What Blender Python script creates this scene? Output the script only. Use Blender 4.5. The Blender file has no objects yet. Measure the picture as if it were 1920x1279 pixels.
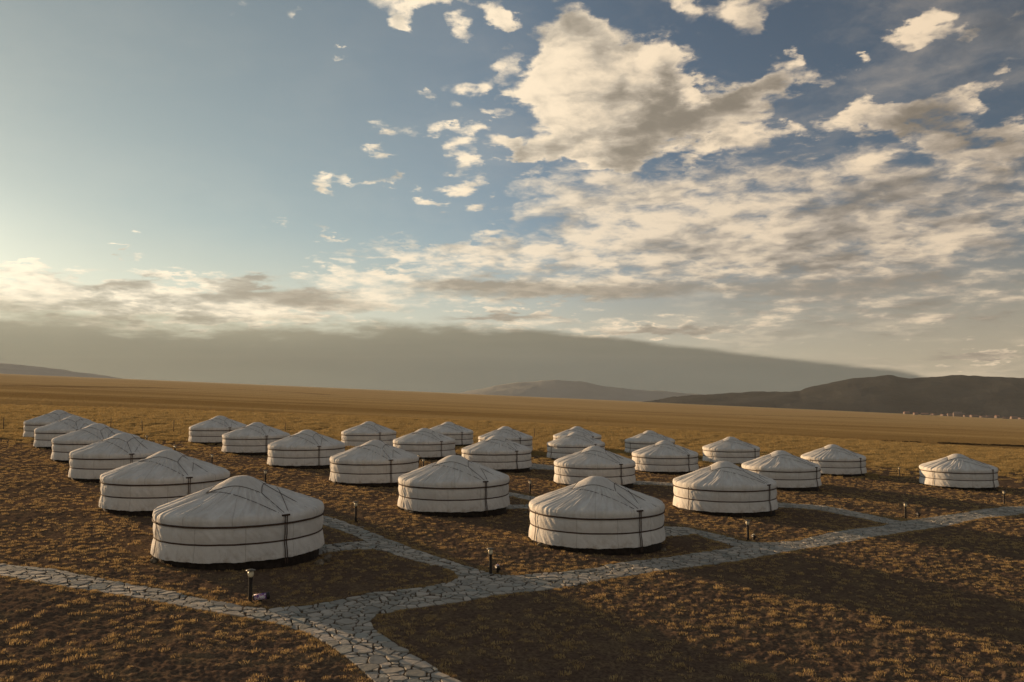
import bpy, math, random
import numpy as np
from math import pi, sin, cos, tan, atan2, radians as R
from mathutils import Vector, Matrix
rng = np.random.default_rng(7)
random.seed(7)
scene = bpy.context.scene
C = scene.collection

# ------------------------------------------------------------------ camera
F = 1500.0                      # focal length in photo pixels (28 mm lens)
PITCH = 0.06737
CAM_H = 7.2366
SLOPE = -0.0438                 # the steppe falls gently towards the right
GZ = -0.10
cam_d = bpy.data.cameras.new('camera')
cam_d.sensor_width = 36
cam_d.lens = F / 1920 * 36
cam_d.clip_end = 60000
cam_d.clip_start = 0.3
cam = bpy.data.objects.new('camera', cam_d)
C.objects.link(cam)
cam.location = (0, 0, CAM_H)
cam.rotation_euler = (pi / 2 + PITCH, 0, 0)
scene.camera = cam
scene.render.resolution_x = 1024
scene.render.resolution_y = 682
scene.view_settings.view_transform = 'Standard'
scene.view_settings.look = 'None'
scene.view_settings.gamma = 1
scene.view_settings.use_curve_mapping = False
scene.view_settings.exposure = 0.55
scene.cycles.volume_bounces = 0
scene.cycles.max_bounces = 6

def gz(x, y):
    return SLOPE * x + GZ
def pix_dir(u, v):
    dx = (u - 960) / F; t = -(v - 639.5) / F
    return dx, cos(PITCH) - t * sin(PITCH), sin(PITCH) + t * cos(PITCH)
def pix_ground(u, v, z0=GZ):
    d = pix_dir(u, v)
    k = (z0 - CAM_H) / (d[2] - SLOPE * d[0])
    return k * d[0], k * d[1]
def azel(u, v):
    d = pix_dir(u, v)
    return atan2(d[0], d[1]), atan2(d[2], math.hypot(d[0], d[1]))

# ------------------------------------------------------------------ sun and sky
SUN_AZ = R(-48)                 # from +Y, positive to the right
SUN_EL = R(7.0)
sun_dir = Vector((sin(SUN_AZ) * cos(SUN_EL), cos(SUN_AZ) * cos(SUN_EL), sin(SUN_EL)))
sd = bpy.data.lights.new('sun', 'SUN')
sd.energy = 5.0
sd.angle = R(0.55)
sd.color = (1.0, 0.66, 0.36)
so = bpy.data.objects.new('sun', sd)
C.objects.link(so)
so.rotation_euler = (-sun_dir).to_track_quat('-Z', 'Y').to_euler()

class NT:
    """small helper for writing node graphs as expressions"""
    def __init__(s, tree): s.t = tree
    def n(s, typ, **kw):
        x = s.t.nodes.new(typ)
        for k, v in kw.items(): setattr(x, k, v)
        return x
    def link(s, a, b): s.t.links.new(a, b)
    def put(s, sock, v):
        if isinstance(v, bpy.types.NodeSocket): s.link(v, sock)
        elif v is not None: sock.default_value = v
    def m(s, op, a, b=None, c=None, clamp=False):
        x = s.n('ShaderNodeMath', operation=op, use_clamp=clamp)
        s.put(x.inputs[0], a)
        if b is not None: s.put(x.inputs[1], b)
        if c is not None: s.put(x.inputs[2], c)
        return x.outputs[0]
    def vm(s, op, a, b=None, scale=None):
        x = s.n('ShaderNodeVectorMath', operation=op)
        s.put(x.inputs[0], a)
        if b is not None: s.put(x.inputs[1], b)
        if scale is not None: s.put(x.inputs[3], scale)
        return x.outputs['Value'] if op in ('DOT_PRODUCT', 'LENGTH', 'DISTANCE') else x.outputs[0]
    def comb(s, a, b, c):
        x = s.n('ShaderNodeCombineXYZ')
        for i, v in enumerate((a, b, c)): s.put(x.inputs[i], v)
        return x.outputs[0]
    def sep(s, v):
        x = s.n('ShaderNodeSeparateXYZ'); s.link(v, x.inputs[0]); return x.outputs
    def noise(s, vec, scale, detail=4, rough=.5, dist=0, lac=2.0):
        x = s.n('ShaderNodeTexNoise')
        if vec is not None: s.link(vec, x.inputs['Vector'])
        x.inputs['Scale'].default_value = scale; x.inputs['Detail'].default_value = detail
        x.inputs['Roughness'].default_value = rough; x.inputs['Distortion'].default_value = dist
        x.inputs['Lacunarity'].default_value = lac
        return x.outputs['Fac']
    def mr(s, v, a, b, c=0.0, d=1.0, smooth=True):
        x = s.n('ShaderNodeMapRange', interpolation_type='SMOOTHSTEP' if smooth else 'LINEAR', clamp=True)
        s.put(x.inputs[0], v); s.put(x.inputs[1], a); s.put(x.inputs[2], b); s.put(x.inputs[3], c); s.put(x.inputs[4], d)
        return x.outputs[0]
    def mix(s, f, a, b, mode='MIX'):
        x = s.n('ShaderNodeMix', data_type='RGBA', blend_type=mode)
        s.put(x.inputs[0], f)
        for i, v in ((6, a), (7, b)):
            if isinstance(v, tuple) and len(v) == 3: v = (*v, 1)
            s.put(x.inputs[i], v)
        return x.outputs[2]
    def curve(s, v, pts):
        x = s.n('ShaderNodeFloatCurve')
        s.put(x.inputs['Value'], v)
        c = x.mapping.curves[0]
        x.mapping.use_clip = False
        while len(c.points) > 2: c.points.remove(c.points[1])
        c.points[0].location = pts[0]; c.points[1].location = pts[-1]
        for p in pts[1:-1]: c.points.new(*p)
        x.mapping.update()
        return x.outputs[0]

world = bpy.data.worlds.new('World')
scene.world = world
world.use_nodes = True
wt = world.node_tree
wt.nodes.clear()
N = NT(wt)
tc = N.n('ShaderNodeTexCoord').outputs['Generated']
dx_, dy_, dz_ = N.sep(tc)
sky = N.n('ShaderNodeTexSky', sky_type='NISHITA', sun_disc=False)
sky.sun_elevation = SUN_EL
sky.sun_rotation = SUN_AZ
sky.altitude = 1500
sky.air_density = 1.0
sky.dust_density = 1.2
sky.ozone_density = 1.0
az = N.m('ARCTAN2', dx_, dy_)
el = N.m('ARCSINE', dz_)
elc = N.m('MAXIMUM', el, 0.0)
ae = N.comb(az, el, 0.0)
# coordinates in which cloudlets flatten towards the horizon
k = N.m('DIVIDE', 1.0, N.m('ADD', elc, 0.20))
yy = N.m('MULTIPLY', N.m('LOGARITHM', N.m('ADD', elc, 0.018), math.e), 0.85)
cosel = N.m('MAXIMUM', N.m('COSINE', el), 0.05)
sx_ = N.m('DIVIDE', dx_, cosel); sy_ = N.m('DIVIDE', dy_, cosel)
P3 = N.comb(N.m('MULTIPLY', sx_, k), N.m('MULTIPLY', sy_, k), yy)
# warp for ragged outlines
wn = N.n('ShaderNodeTexNoise'); N.link(P3, wn.inputs['Vector']); wn.inputs['Scale'].default_value = 7; wn.inputs['Detail'].default_value = 6; wn.inputs['Roughness'].default_value = .6
warp = N.vm('SCALE', N.vm('SUBTRACT', wn.outputs['Color'], (.5, .5, .5)), scale=0.10)
P3w = N.vm('ADD', P3, warp)
aew = N.vm('ADD', ae, N.vm('SCALE', N.vm('SUBTRACT', wn.outputs['Color'], (.5, .5, .5)), scale=0.10))
def blobsum(lst, lo=.25, hi=1.35):
    acc = None
    for (u, v, ru, rv, amp) in lst:
        a, e = azel(u, v)
        a1, _ = azel(u + ru, v); _, e1 = azel(u, v - rv)
        d = N.vm('LENGTH', N.vm('MULTIPLY', N.vm('SUBTRACT', aew, (a, e, 0)), (1 / abs(a1 - a), 1 / abs(e1 - e), 0)))
        b = N.mr(d, lo, hi, amp, 0.0)
        acc = b if acc is None else N.m('ADD', acc, b)
    return acc
CUMULUS = [(1050, 62, 60, 34, .6), (1090, 80, 60, 48, .55), (1100, 115, 95, 62, .6), (1060, 160, 80, 52, .55), (1000, 152, 44, 34, .4), (1130, 185, 110, 78, .6), (1045, 218, 60, 40, .5),
           (1185, 165, 60, 66, .5), (1238, 118, 36, 52, .55), (1255, 175, 74, 72, .6), (1062, 284, 74, 28, .55), (1120, 270, 100, 38, .5), (1205, 245, 120, 48, .55),
           (1320, 205, 115, 46, .65), (1415, 178, 85, 38, .6), (1478, 148, 52, 34, .55), (1560, 155, 56, 14, .3), (1490, 114, 17, 17, .5), (1305, 162, 20, 18, .45), (1405, 245, 46, 30, .42), (1330, 262, 90, 34, .45), (1180, 295, 90, 26, .4), (1000, 268, 50, 26, .4), (930, 205, 40, 12, .3), (840, 215, 30, 10, .3), (1450, 290, 60, 24, .35), (1540, 235, 50, 20, .3), (1290, 95, 30, 14, .3),
           (800, 2, 112, 24, .6), (742, 35, 28, 30, .6), (758, 58, 18, 16, .5), (868, 58, 18, 22, .5), (938, 22, 28, 22, .6), (960, 38, 22, 12, .5), (1420, 4, 130, 32, .6), (1405, 48, 32, 24, .55), (1280, 5, 40, 16, .4), (1070, 10, 44, 16, .4),
           (1690, 65, 34, 20, .5), (1750, 55, 50, 22, .5), (1805, 68, 30, 20, .5), (1885, 18, 50, 32, .38), (1613, 103, 16, 10, .5), (1660, 110, 40, 18, .2), (868, 168, 40, 22, .55), (910, 145, 36, 26, .55), (950, 112, 24, 34, .5), (960, 178, 36, 14, .45), (1010, 190, 40, 16, .4),
           (805, 184, 15, 12, .5), (715, 266, 32, 18, .55), (745, 246, 34, 20, .5), (830, 248, 40, 14, .45), (880, 244, 40, 16, .45), (866, 288, 36, 26, .6), (955, 270, 40, 24, .55), (985, 294, 40, 20, .5),
           (608, 348, 28, 13, .55), (640, 336, 22, 8, .4), (715, 342, 44, 10, .48), (745, 332, 22, 8, .4), (800, 380, 44, 12, .55), (865, 352, 36, 18, .5), (895, 330, 34, 18, .5), (912, 387, 36, 16, .5),
           (1625, 205, 36, 34, .6), (1650, 230, 70, 34, .6), (1720, 232, 80, 34, .55), (1790, 190, 70, 26, .5), (1850, 165, 50, 20, .4), (1895, 112, 34, 18, .55), (1770, 262, 60, 26, .5), (1835, 285, 90, 34, .55), (1895, 255, 50, 34, .55), (1560, 275, 50, 22, .45), (1480, 250, 40, 14, .4), (1660, 310, 60, 30, .45),
           (260, 466, 66, 7, .45), (215, 461, 20, 5, .4), (20, 501, 26, 8, .5), (60, 503, 26, 5, .4), (538, 414, 22, 9, .4), (615, 434, 30, 8, .45), (600, 486, 40, 8, .4), (648, 98, 14, 5, .35), (715, 170, 12, 5, .3), (470, 22, 30, 8, .25), (570, 4, 26, 10, .4)]
FIELD = [(1500, 400, 620, 120, .34), (1130, 370, 240, 60, .24), (1750, 380, 320, 130, .14), (1250, 480, 560, 60, .30), (880, 470, 240, 26, .26), (700, 480, 90, 14, .2), (1650, 560, 420, 70, .24),
         (950, 540, 330, 34, .32), (120, 548, 460, 40, .56), (520, 566, 260, 40, .46), (300, 585, 300, 24, .40), (650, 515, 140, 16, .25), (1250, 618, 160, 8, .3), (950, 595, 130, 9, .3), (1830, 668, 110, 9, .34), (1050, 612, 300, 20, .2)]
DARK = [(1330, 208, 130, 60, .75), (1450, 172, 100, 52, .75), (1250, 235, 110, 62, .55), (1270, 175, 50, 60, .3), (1150, 285, 120, 34, .3), (1160, 120, 40, 70, .25), (1560, 155, 70, 30, .5), (1240, 118, 30, 40, -.5),
        (1490, 114, 20, 20, -.9), (1303, 160, 26, 20, -.8), (1000, 200, 60, 120, -.2), (1440, 190, 22, 10, -.4), (1270, 195, 26, 12, -.35),
        (1760, 250, 130, 44, .5), (1860, 300, 110, 44, .6), (1880, 220, 80, 30, .35), (1600, 185, 40, 40, -.3), (1560, 335, 200, 36, .3), (1880, 30, 80, 60, .4), (1500, 30, 200, 40, .3),
        (1700, 520, 340, 90, .42), (1750, 600, 220, 40, .55), (1500, 545, 280, 44, .45), (1700, 430, 300, 70, .2), (1250, 520, 300, 30, .3), (540, 555, 140, 26, .6), (215, 537, 80, 9, .5), (230, 580, 300, 18, .5), (1100, 340, 200, 40, .12)]
cum = blobsum([(u, v, ru * 1.17, rv * 1.2, a) for u, v, ru, rv, a in CUMULUS])
fld = blobsum(FIELD)
drk = blobsum(DARK, 0.0, 1.6)
def dens(off, det):
    p = N.vm('ADD', P3w, off) if off else P3w
    a = N.noise(p, 3.4, det, .56, 0.0)
    return a
n0 = dens(None, 9)
# sun-ward offset sample for self shading
n1 = N.noise(N.vm('ADD', P3w, (-0.10, 0.03, 0.10)), 3.4, 3, .5, 0.0)
nf = N.noise(P3w, 9.0, 7, .60, 0.0)
rear = N.mr(dy_, -0.2, 0.35, .12, 0.0)
nx = N.noise(P3w, 26.0, 5, .6, 0.1)
nsum = N.m('ADD', N.m('ADD', N.m('MULTIPLY', N.m('SUBTRACT', n0, .5), 1.2), N.m('MULTIPLY', N.m('SUBTRACT', nf, .5), 1.1)), N.m('MULTIPLY', N.m('SUBTRACT', nx, .5), .55))
cg = N.mr(cum, 0.02, .22)
vo = N.n('ShaderNodeTexVoronoi', feature='F1'); N.link(P3w, vo.inputs['Vector']); vo.inputs['Scale'].default_value = 13; vo.inputs['Detail'].default_value = 1.5; vo.inputs['Roughness'].default_value = .55
puff = N.m('SUBTRACT', .42, vo.outputs['Distance'])
nsum = N.m('ADD', nsum, N.m('MULTIPLY', puff, .42))
dC = N.m('ADD', N.m('MULTIPLY', nsum, cg), N.m('SUBTRACT', cum, .17))
dF = N.m('ADD', N.m('ADD', N.m('MULTIPLY', N.m('SUBTRACT', nf, .5), 1.3), N.m('MULTIPLY', N.m('SUBTRACT', n0, .5), .5)), N.m('SUBTRACT', N.m('ADD', fld, rear), .20))
dF = N.m('SUBTRACT', dF, N.m('MULTIPLY', N.mr(N.m('ADD', fld, rear), .12, 0.0), .45))
aC = N.m('POWER', N.mr(dC, -0.16, 0.42), 1.25)
aF = N.mr(dF, -0.22, 0.34)
veil = N.m('MULTIPLY', N.mr(N.noise(P3w, 1.6, 7, .62, 0.0), .44, .66), N.mr(az, -.15, .35, .03, .30))
alpha = N.m('SUBTRACT', 1.0, N.m('MULTIPLY', N.m('SUBTRACT', 1.0, aC), N.m('SUBTRACT', 1.0, N.m('MULTIPLY', aF, .86))))
thick = N.m('MAXIMUM', dC, dF)
alpha = N.m('MAXIMUM', alpha, veil)
nfo = N.noise(N.vm('ADD', P3w, (-0.03, 0.008, 0.035)), 9.0, 4, .58, 0.0)
n0b = N.noise(P3w, 3.4, 3, .5, 0.0)
nfb = N.noise(P3w, 9.0, 4, .58, 0.0)
lit = N.m('ADD', N.m('MULTIPLY', N.m('SUBTRACT', n0b, n1), 2.6), N.m('MULTIPLY', N.m('SUBTRACT', nfb, nfo), 1.5))
lit = N.m('ADD', lit, N.m('MULTIPLY', puff, .28))
lit = N.m('ADD', lit, .90)
lit = N.m('SUBTRACT', lit, N.m('MULTIPLY', N.mr(thick, .15, .9), .26))
dk = N.m('MINIMUM', N.m('MAXIMUM', drk, -.5), 1.05)
lit = N.m('SUBTRACT', lit, N.m('MULTIPLY', dk, .72))
away = N.mr(az, -0.2, 0.6, 0.0, .12)
lit = N.m('SUBTRACT', lit, away)
lit = N.mr(lit, -.25, 1.05)
sunup = N.mr(az, 0.55, -0.75, 0.0, 1.0)
c_lit = N.mix(sunup, (.60, .475, .335), (.84, .73, .55))
c_mid = N.mix(sunup, (.33, .275, .215), (.52, .47, .37))
c_drk = N.mix(sunup, (.15, .128, .102), (.30, .27, .21))
cloud = N.mix(N.mr(lit, 0.0, .5, smooth=False), c_drk, c_mid)
cloud = N.mix(N.mr(lit, .5, 1.0, smooth=False), cloud, c_lit)
# clear air
bg = N.vm('SCALE', sky.outputs[0], scale=1.0)
SKYK = 0.085
clear = N.vm('SCALE', bg, scale=SKYK)
hs = N.n('ShaderNodeHueSaturation'); hs.inputs['Saturation'].default_value = .54; N.link(clear, hs.inputs['Color'])
clear = hs.outputs[0]
# the clear air darkens away from the sun
cs = N.vm('DOT_PRODUCT', tc, tuple(sun_dir))
fall = N.curve(N.m('MULTIPLY_ADD', cs, .5, .5), [(0, .44), (.3, .38), (.5, .44), (.62, .50), (.75, .56), (.88, .82), (1, .78)])
clear = N.mix(1.0, clear, N.comb(fall, fall, fall), 'MULTIPLY')
clear = N.mix(1.0, clear, N.mix(N.mr(cs, .45, .95), (.84, 1.02, 1.20), (.98, 1.05, .96)), 'MULTIPLY')
dusty = N.mix(N.mr(az, -.6, .6), (.58, .54, .41), (.31, .255, .175))
clear = N.mix(N.m('MULTIPLY', N.mr(el, .22, .03), .72), clear, dusty)
col = N.mix(alpha, clear, cloud)
LENS = [(1100, 546, 330, 17, .9), (880, 534, 130, 9, .8), (1240, 621, 135, 7, .9), (935, 595, 110, 7, .85), (1830, 668, 100, 7, .9), (1560, 540, 260, 22, .5), (540, 556, 130, 18, .85), (640, 575, 120, 12, .6), (215, 537, 60, 6, .6)]
keepae = aew
aew = N.vm('ADD', ae, N.vm('SCALE', N.vm('SUBTRACT', wn.outputs['Color'], (.5, .5, .5)), scale=0.03))
lens = N.m('MINIMUM', blobsum(LENS), .9)
c_lens = N.mix(sunup, (.175, .152, .122), (.30, .265, .20))
c_lens = N.mix(N.m('MULTIPLY', N.mr(nf, .4, .62), .35), c_lens, c_mid)
col = N.mix(lens, col, c_lens)
# cloud bank that lies along the horizon and thins out to the right
azn = N.mr(az, -pi, pi, 0.0, 1.0, smooth=False)
bank_pts = []
for u, v in [(-300, 552), (0, 568), (200, 590), (330, 606), (500, 610), (800, 612), (1000, 619), (1280, 650), (1500, 675), (1690, 697), (1850, 730)]:
    a, e = azel(u, v); bank_pts.append(((a + pi) / (2 * pi), e))
bank_pts = [(0, .03), (.2, .06)] + bank_pts + [(.72, -.02), (.85, .0), (1, .03)]
bl = N.curve(azn, bank_pts)
wob = N.m('MULTIPLY', N.m('SUBTRACT', N.noise(P3, 5.0, 7, .6), .5), N.mr(az, -.45, .25, .060, .007))
soft = N.mr(az, -.6, .2, .024, .004)
dd = N.m('SUBTRACT', N.m('ADD', bl, wob), el)
abank = N.mr(dd, N.m('MULTIPLY', soft, -1.0), soft)
bankL = N.mix(N.mr(el, 0.035, .10), (.085, .092, .070), (.27, .25, .18))
bankR = N.mix(N.mr(el, 0.03, .085), (.058, .070, .064), (.125, .122, .092))
bankc = N.mix(N.mr(az, -.55, .15), bankL, bankR)
bankn = N.noise(N.vm('MULTIPLY', ae, (4, 34, 1)), 1.0, 6, .6)
bankc = N.mix(1.0, bankc, N.mix(bankn, (.74, .75, .78), (1.26, 1.24, 1.20)), 'MULTIPLY')
col = N.mix(N.m('MULTIPLY', abank, .96), col, bankc)
bgn = N.n('ShaderNodeBackground')
N.link(col, bgn.inputs[0]); bgn.inputs[1].default_value = 1.0
wo = N.n('ShaderNodeOutputWorld')
N.link(bgn.outputs[0], wo.inputs[0])
world.cycles.sampling_method = 'MANUAL'
world.cycles.sample_map_resolution = 512

# ------------------------------------------------------------------ helpers
def tag(o, label=None, cat=None, group=None, kind=None):
    if label: o['label'] = label
    if cat: o['category'] = cat
    if group: o['group'] = group
    if kind: o['kind'] = kind
    return o
def empty(name, loc, rz=0):
    o = bpy.data.objects.new(name, None); C.objects.link(o)
    o.location = loc; o.rotation_euler = (0, 0, rz); o.empty_display_size = .3
    return o
def mesh_obj(name, verts, faces, mat, parent=None, smooth=False):
    me = bpy.data.meshes.new(name)
    me.from_pydata([tuple(map(float, v)) for v in verts], [], [tuple(map(int, f)) for f in faces])
    if smooth: me.polygons.foreach_set('use_smooth', [True] * len(me.polygons))
    if mat: me.materials.append(mat)
    me.update()
    o = bpy.data.objects.new(name, me); C.objects.link(o)
    if parent: o.parent = parent
    return o
def grid_mesh(name, P, mat, wrap=False, parent=None, smooth=True):
    """P: array rows x cols x 3"""
    r, c, _ = P.shape
    idx = np.arange(r * c).reshape(r, c)
    if wrap: idx = np.concatenate([idx, idx[:, :1]], 1)
    q = np.stack([idx[:-1, :-1], idx[:-1, 1:], idx[1:, 1:], idx[1:, :-1]], -1).reshape(-1, 4)
    me = bpy.data.meshes.new(name)
    me.vertices.add(r * c); me.vertices.foreach_set('co', P.reshape(-1).astype(np.float32))
    me.loops.add(len(q) * 4); me.loops.foreach_set('vertex_index', q.reshape(-1).astype(np.int32))
    me.polygons.add(len(q)); me.polygons.foreach_set('loop_start', (np.arange(len(q)) * 4).astype(np.int32))
    me.polygons.foreach_set('use_smooth', np.full(len(q), smooth))
    me.update(calc_edges=True); me.validate()
    if mat: me.materials.append(mat)
    o = bpy.data.objects.new(name, me); C.objects.link(o)
    if parent: o.parent = parent
    return o
class MB:
    def __init__(s): s.v = []; s.f = []
    def add(s, v, f):
        b = len(s.v); s.v += [tuple(x) for x in v]; s.f += [tuple(i + b for i in q) for q in f]
    def box(s, c, sz, rz=0, taper=1.0):
        x, y, z = (sz[0] / 2, sz[1] / 2, sz[2] / 2)
        vs = []
        for dz, k in ((-z, 1), (z, taper)):
            for a, b in ((-x, -y), (x, -y), (x, y), (-x, y)):
                a *= k; b *= k
                vs.append((c[0] + a * cos(rz) - b * sin(rz), c[1] + a * sin(rz) + b * cos(rz), c[2] + dz))
        s.add(vs, [(3, 2, 1, 0), (4, 5, 6, 7), (0, 1, 5, 4), (1, 2, 6, 5), (2, 3, 7, 6), (3, 0, 4, 7)])
    def lathe(s, prof, n=16, c=(0, 0, 0), cap=True):
        vs = []; fs = []
        for (r, z) in prof:
            for i in range(n):
                a = 2 * pi * i / n; vs.append((c[0] + r * cos(a), c[1] + r * sin(a), c[2] + z))
        for j in range(len(prof) - 1):
            for i in range(n):
                i2 = (i + 1) % n
                fs.append((j * n + i, j * n + i2, (j + 1) * n + i2, (j + 1) * n + i))
        if cap:
            fs.append(tuple(reversed(range(n)))); fs.append(tuple((len(prof) - 1) * n + i for i in range(n)))
        s.add(vs, fs)
    def tube(s, pts, r, n=6, rr=None):
        pts = [Vector(p) for p in pts]; vs = []; fs = []
        for i, p in enumerate(pts):
            t = (pts[min(i + 1, len(pts) - 1)] - pts[max(i - 1, 0)]).normalized()
            up = Vector((0, 0, 1)) if abs(t.z) < .9 else Vector((1, 0, 0))
            a = t.cross(up).normalized(); b = t.cross(a).normalized()
            ri = rr[i] if rr else r
            for q in range(n):
                w = 2 * pi * q / n
                vs.append(p + a * cos(w) * ri + b * sin(w) * ri)
        for i in range(len(pts) - 1):
            for q in range(n):
                q2 = (q + 1) % n
                fs.append((i * n + q, i * n + q2, (i + 1) * n + q2, (i + 1) * n + q))
        fs.append(tuple(reversed(range(n)))); fs.append(tuple((len(pts) - 1) * n + q for q in range(n)))
        s.add(vs, fs)
    def build(s, name, mat, parent=None, smooth=False):
        return mesh_obj(name, s.v, s.f, mat, parent, smooth)
def copy_tree(o, parent=None):
    c = o.copy(); C.objects.link(c); c.parent = parent
    for ch in [x for x in bpy.data.objects if x.parent == o]: copy_tree(ch, c)
    return c

_perm = np.random.default_rng(3).permutation(4096)
def _h(ix, iy, s=0):
    return _perm[(_perm[(ix + s * 131) & 4095] + iy) & 4095]
def perlin(x, y, s=0):
    x = np.asarray(x, float); y = np.asarray(y, float)
    ix = np.floor(x).astype(np.int64); iy = np.floor(y).astype(np.int64)
    fx = x - ix; fy = y - iy
    def g(a, b, dx, dy):
        w = _h(ix + a, iy + b, s) * (2 * pi / 4096)
        return np.cos(w) * dx + np.sin(w) * dy
    ux = fx * fx * fx * (fx * (fx * 6 - 15) + 10); uy = fy * fy * fy * (fy * (fy * 6 - 15) + 10)
    n00 = g(0, 0, fx, fy); n10 = g(1, 0, fx - 1, fy); n01 = g(0, 1, fx, fy - 1); n11 = g(1, 1, fx - 1, fy - 1)
    return (n00 * (1 - ux) + n10 * ux) * (1 - uy) + (n01 * (1 - ux) + n11 * ux) * uy
def fbm(x, y, o=4, s=0, g=.5):
    t = 0; a = 1
    for i in range(o):
        t = t + a * perlin(x * 2 ** i + 17.3 * i, y * 2 ** i - 9.1 * i, s + i); a *= g
    return t

# ------------------------------------------------------------------ materials
def new_mat(name):
    m = bpy.data.materials.new(name); m.use_nodes = True
    m.node_tree.nodes.clear()
    n = NT(m.node_tree)
    b = n.n('ShaderNodeBsdfPrincipled'); o = n.n('ShaderNodeOutputMaterial')
    n.link(b.outputs[0], o.inputs[0])
    b.inputs['Specular IOR Level'].default_value = .25
    return m, n, b
def bump(n, b, h, strength=.5, dist=.02):
    x = n.n('ShaderNodeBump'); x.inputs['Strength'].default_value = strength; x.inputs['Distance'].default_value = dist
    n.link(h, x.inputs['Height']); n.link(x.outputs[0], b.inputs['Normal'])
def objco(n): return n.n('ShaderNodeTexCoord').outputs['Object']

def mat_canvas():
    m, n, b = new_mat('canvas')
    p = objco(n)
    info = n.n('ShaderNodeObjectInfo').outputs['Random']
    s = n.noise(p, .9, 6, .6)
    st = n.noise(n.vm('MULTIPLY', p, (3, 3, .7)), 1.2, 5, .6)
    c = n.mix(n.mr(s, .35, .7), (.68, .655, .61), (.79, .775, .74))
    c = n.mix(n.mr(st, .55, .8, 0, .45), c, (.50, .45, .37))
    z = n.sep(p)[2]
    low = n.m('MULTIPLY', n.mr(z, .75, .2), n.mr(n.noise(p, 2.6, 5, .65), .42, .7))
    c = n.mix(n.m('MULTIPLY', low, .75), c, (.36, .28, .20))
    c = n.mix(n.mr(info, 0, 1, 0, .14, smooth=False), c, (.52, .47, .39))
    xyz = n.sep(p)
    # sewn seams running down the cloth and grey water streaks
    thv = n.m('ADD', n.m('ARCTAN2', xyz[1], xyz[0]), n.m('MULTIPLY', info, 2.0))
    fr = n.m('ABSOLUTE', n.m('SUBTRACT', n.m('FRACT', n.m('MULTIPLY', thv, 11 / (2 * pi))), .5))
    seam = n.mr(fr, .012, .004)
    c = n.mix(n.m('MULTIPLY', seam, .38), c, (.33, .29, .24))
    sv = n.comb(n.m('MULTIPLY', n.m('COSINE', thv), 9), n.m('MULTIPLY', n.m('SINE', thv), 9), n.m('MULTIPLY', z, .55))
    stk = n.noise(sv, 1.6, 5, .65)
    c = n.mix(n.mr(stk, .52, .78, 0, .42), c, (.44, .40, .34))
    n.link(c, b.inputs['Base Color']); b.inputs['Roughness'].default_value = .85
    w = n.m('ADD', n.noise(p, 9, 5, .6, 1.0), n.m('MULTIPLY', seam, -.5))
    bump(n, b, w, .6, .035)
    return m
def mat_flat(name, col, rough=.8, var=.25, scale=6, bmp=.3, bdist=.01, spec=.25, metal=0):
    m, n, b = new_mat(name)
    p = objco(n)
    f = n.noise(p, scale, 5, .6)
    a = tuple(x * (1 - var) for x in col); c2 = tuple(min(1, x * (1 + var)) for x in col)
    n.link(n.mix(n.mr(f, .3, .7), a, c2), b.inputs['Base Color'])
    b.inputs['Roughness'].default_value = rough
    b.inputs['Specular IOR Level'].default_value = spec
    b.inputs['Metallic'].default_value = metal
    if bmp: bump(n, b, n.noise(p, scale * 4, 4, .6), bmp, bdist)
    return m
M = {}
M['canvas'] = mat_canvas()
M['rope'] = mat_flat('horsehair_rope', (.075, .048, .036), .9, .35, 20)
M['base'] = mat_flat('dark_platform', (.035, .026, .02), .95, .4, 5)
M['post'] = mat_flat('black_paint', (.028, .024, .022), .45, .3, 12, .15, .003)
M['cap'] = mat_flat('cap_metal', (.16, .14, .11), .5, .3, 14, .1, .002)
M['glass'] = mat_flat('frosted_glass', (.80, .70, .48), .35, .12, 9, .1, .002, .5)
M['wood'] = mat_flat('grey_wood', (.14, .105, .07), .9, .4, 10)
M['wallp'] = mat_flat('pale_plaster', (.22, .17, .145), .9, .15, .2, 0)
M['roofp'] = mat_flat('dull_red_roof', (.30, .17, .13), .9, .3, .3, 0)
M['hill'] = None

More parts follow.
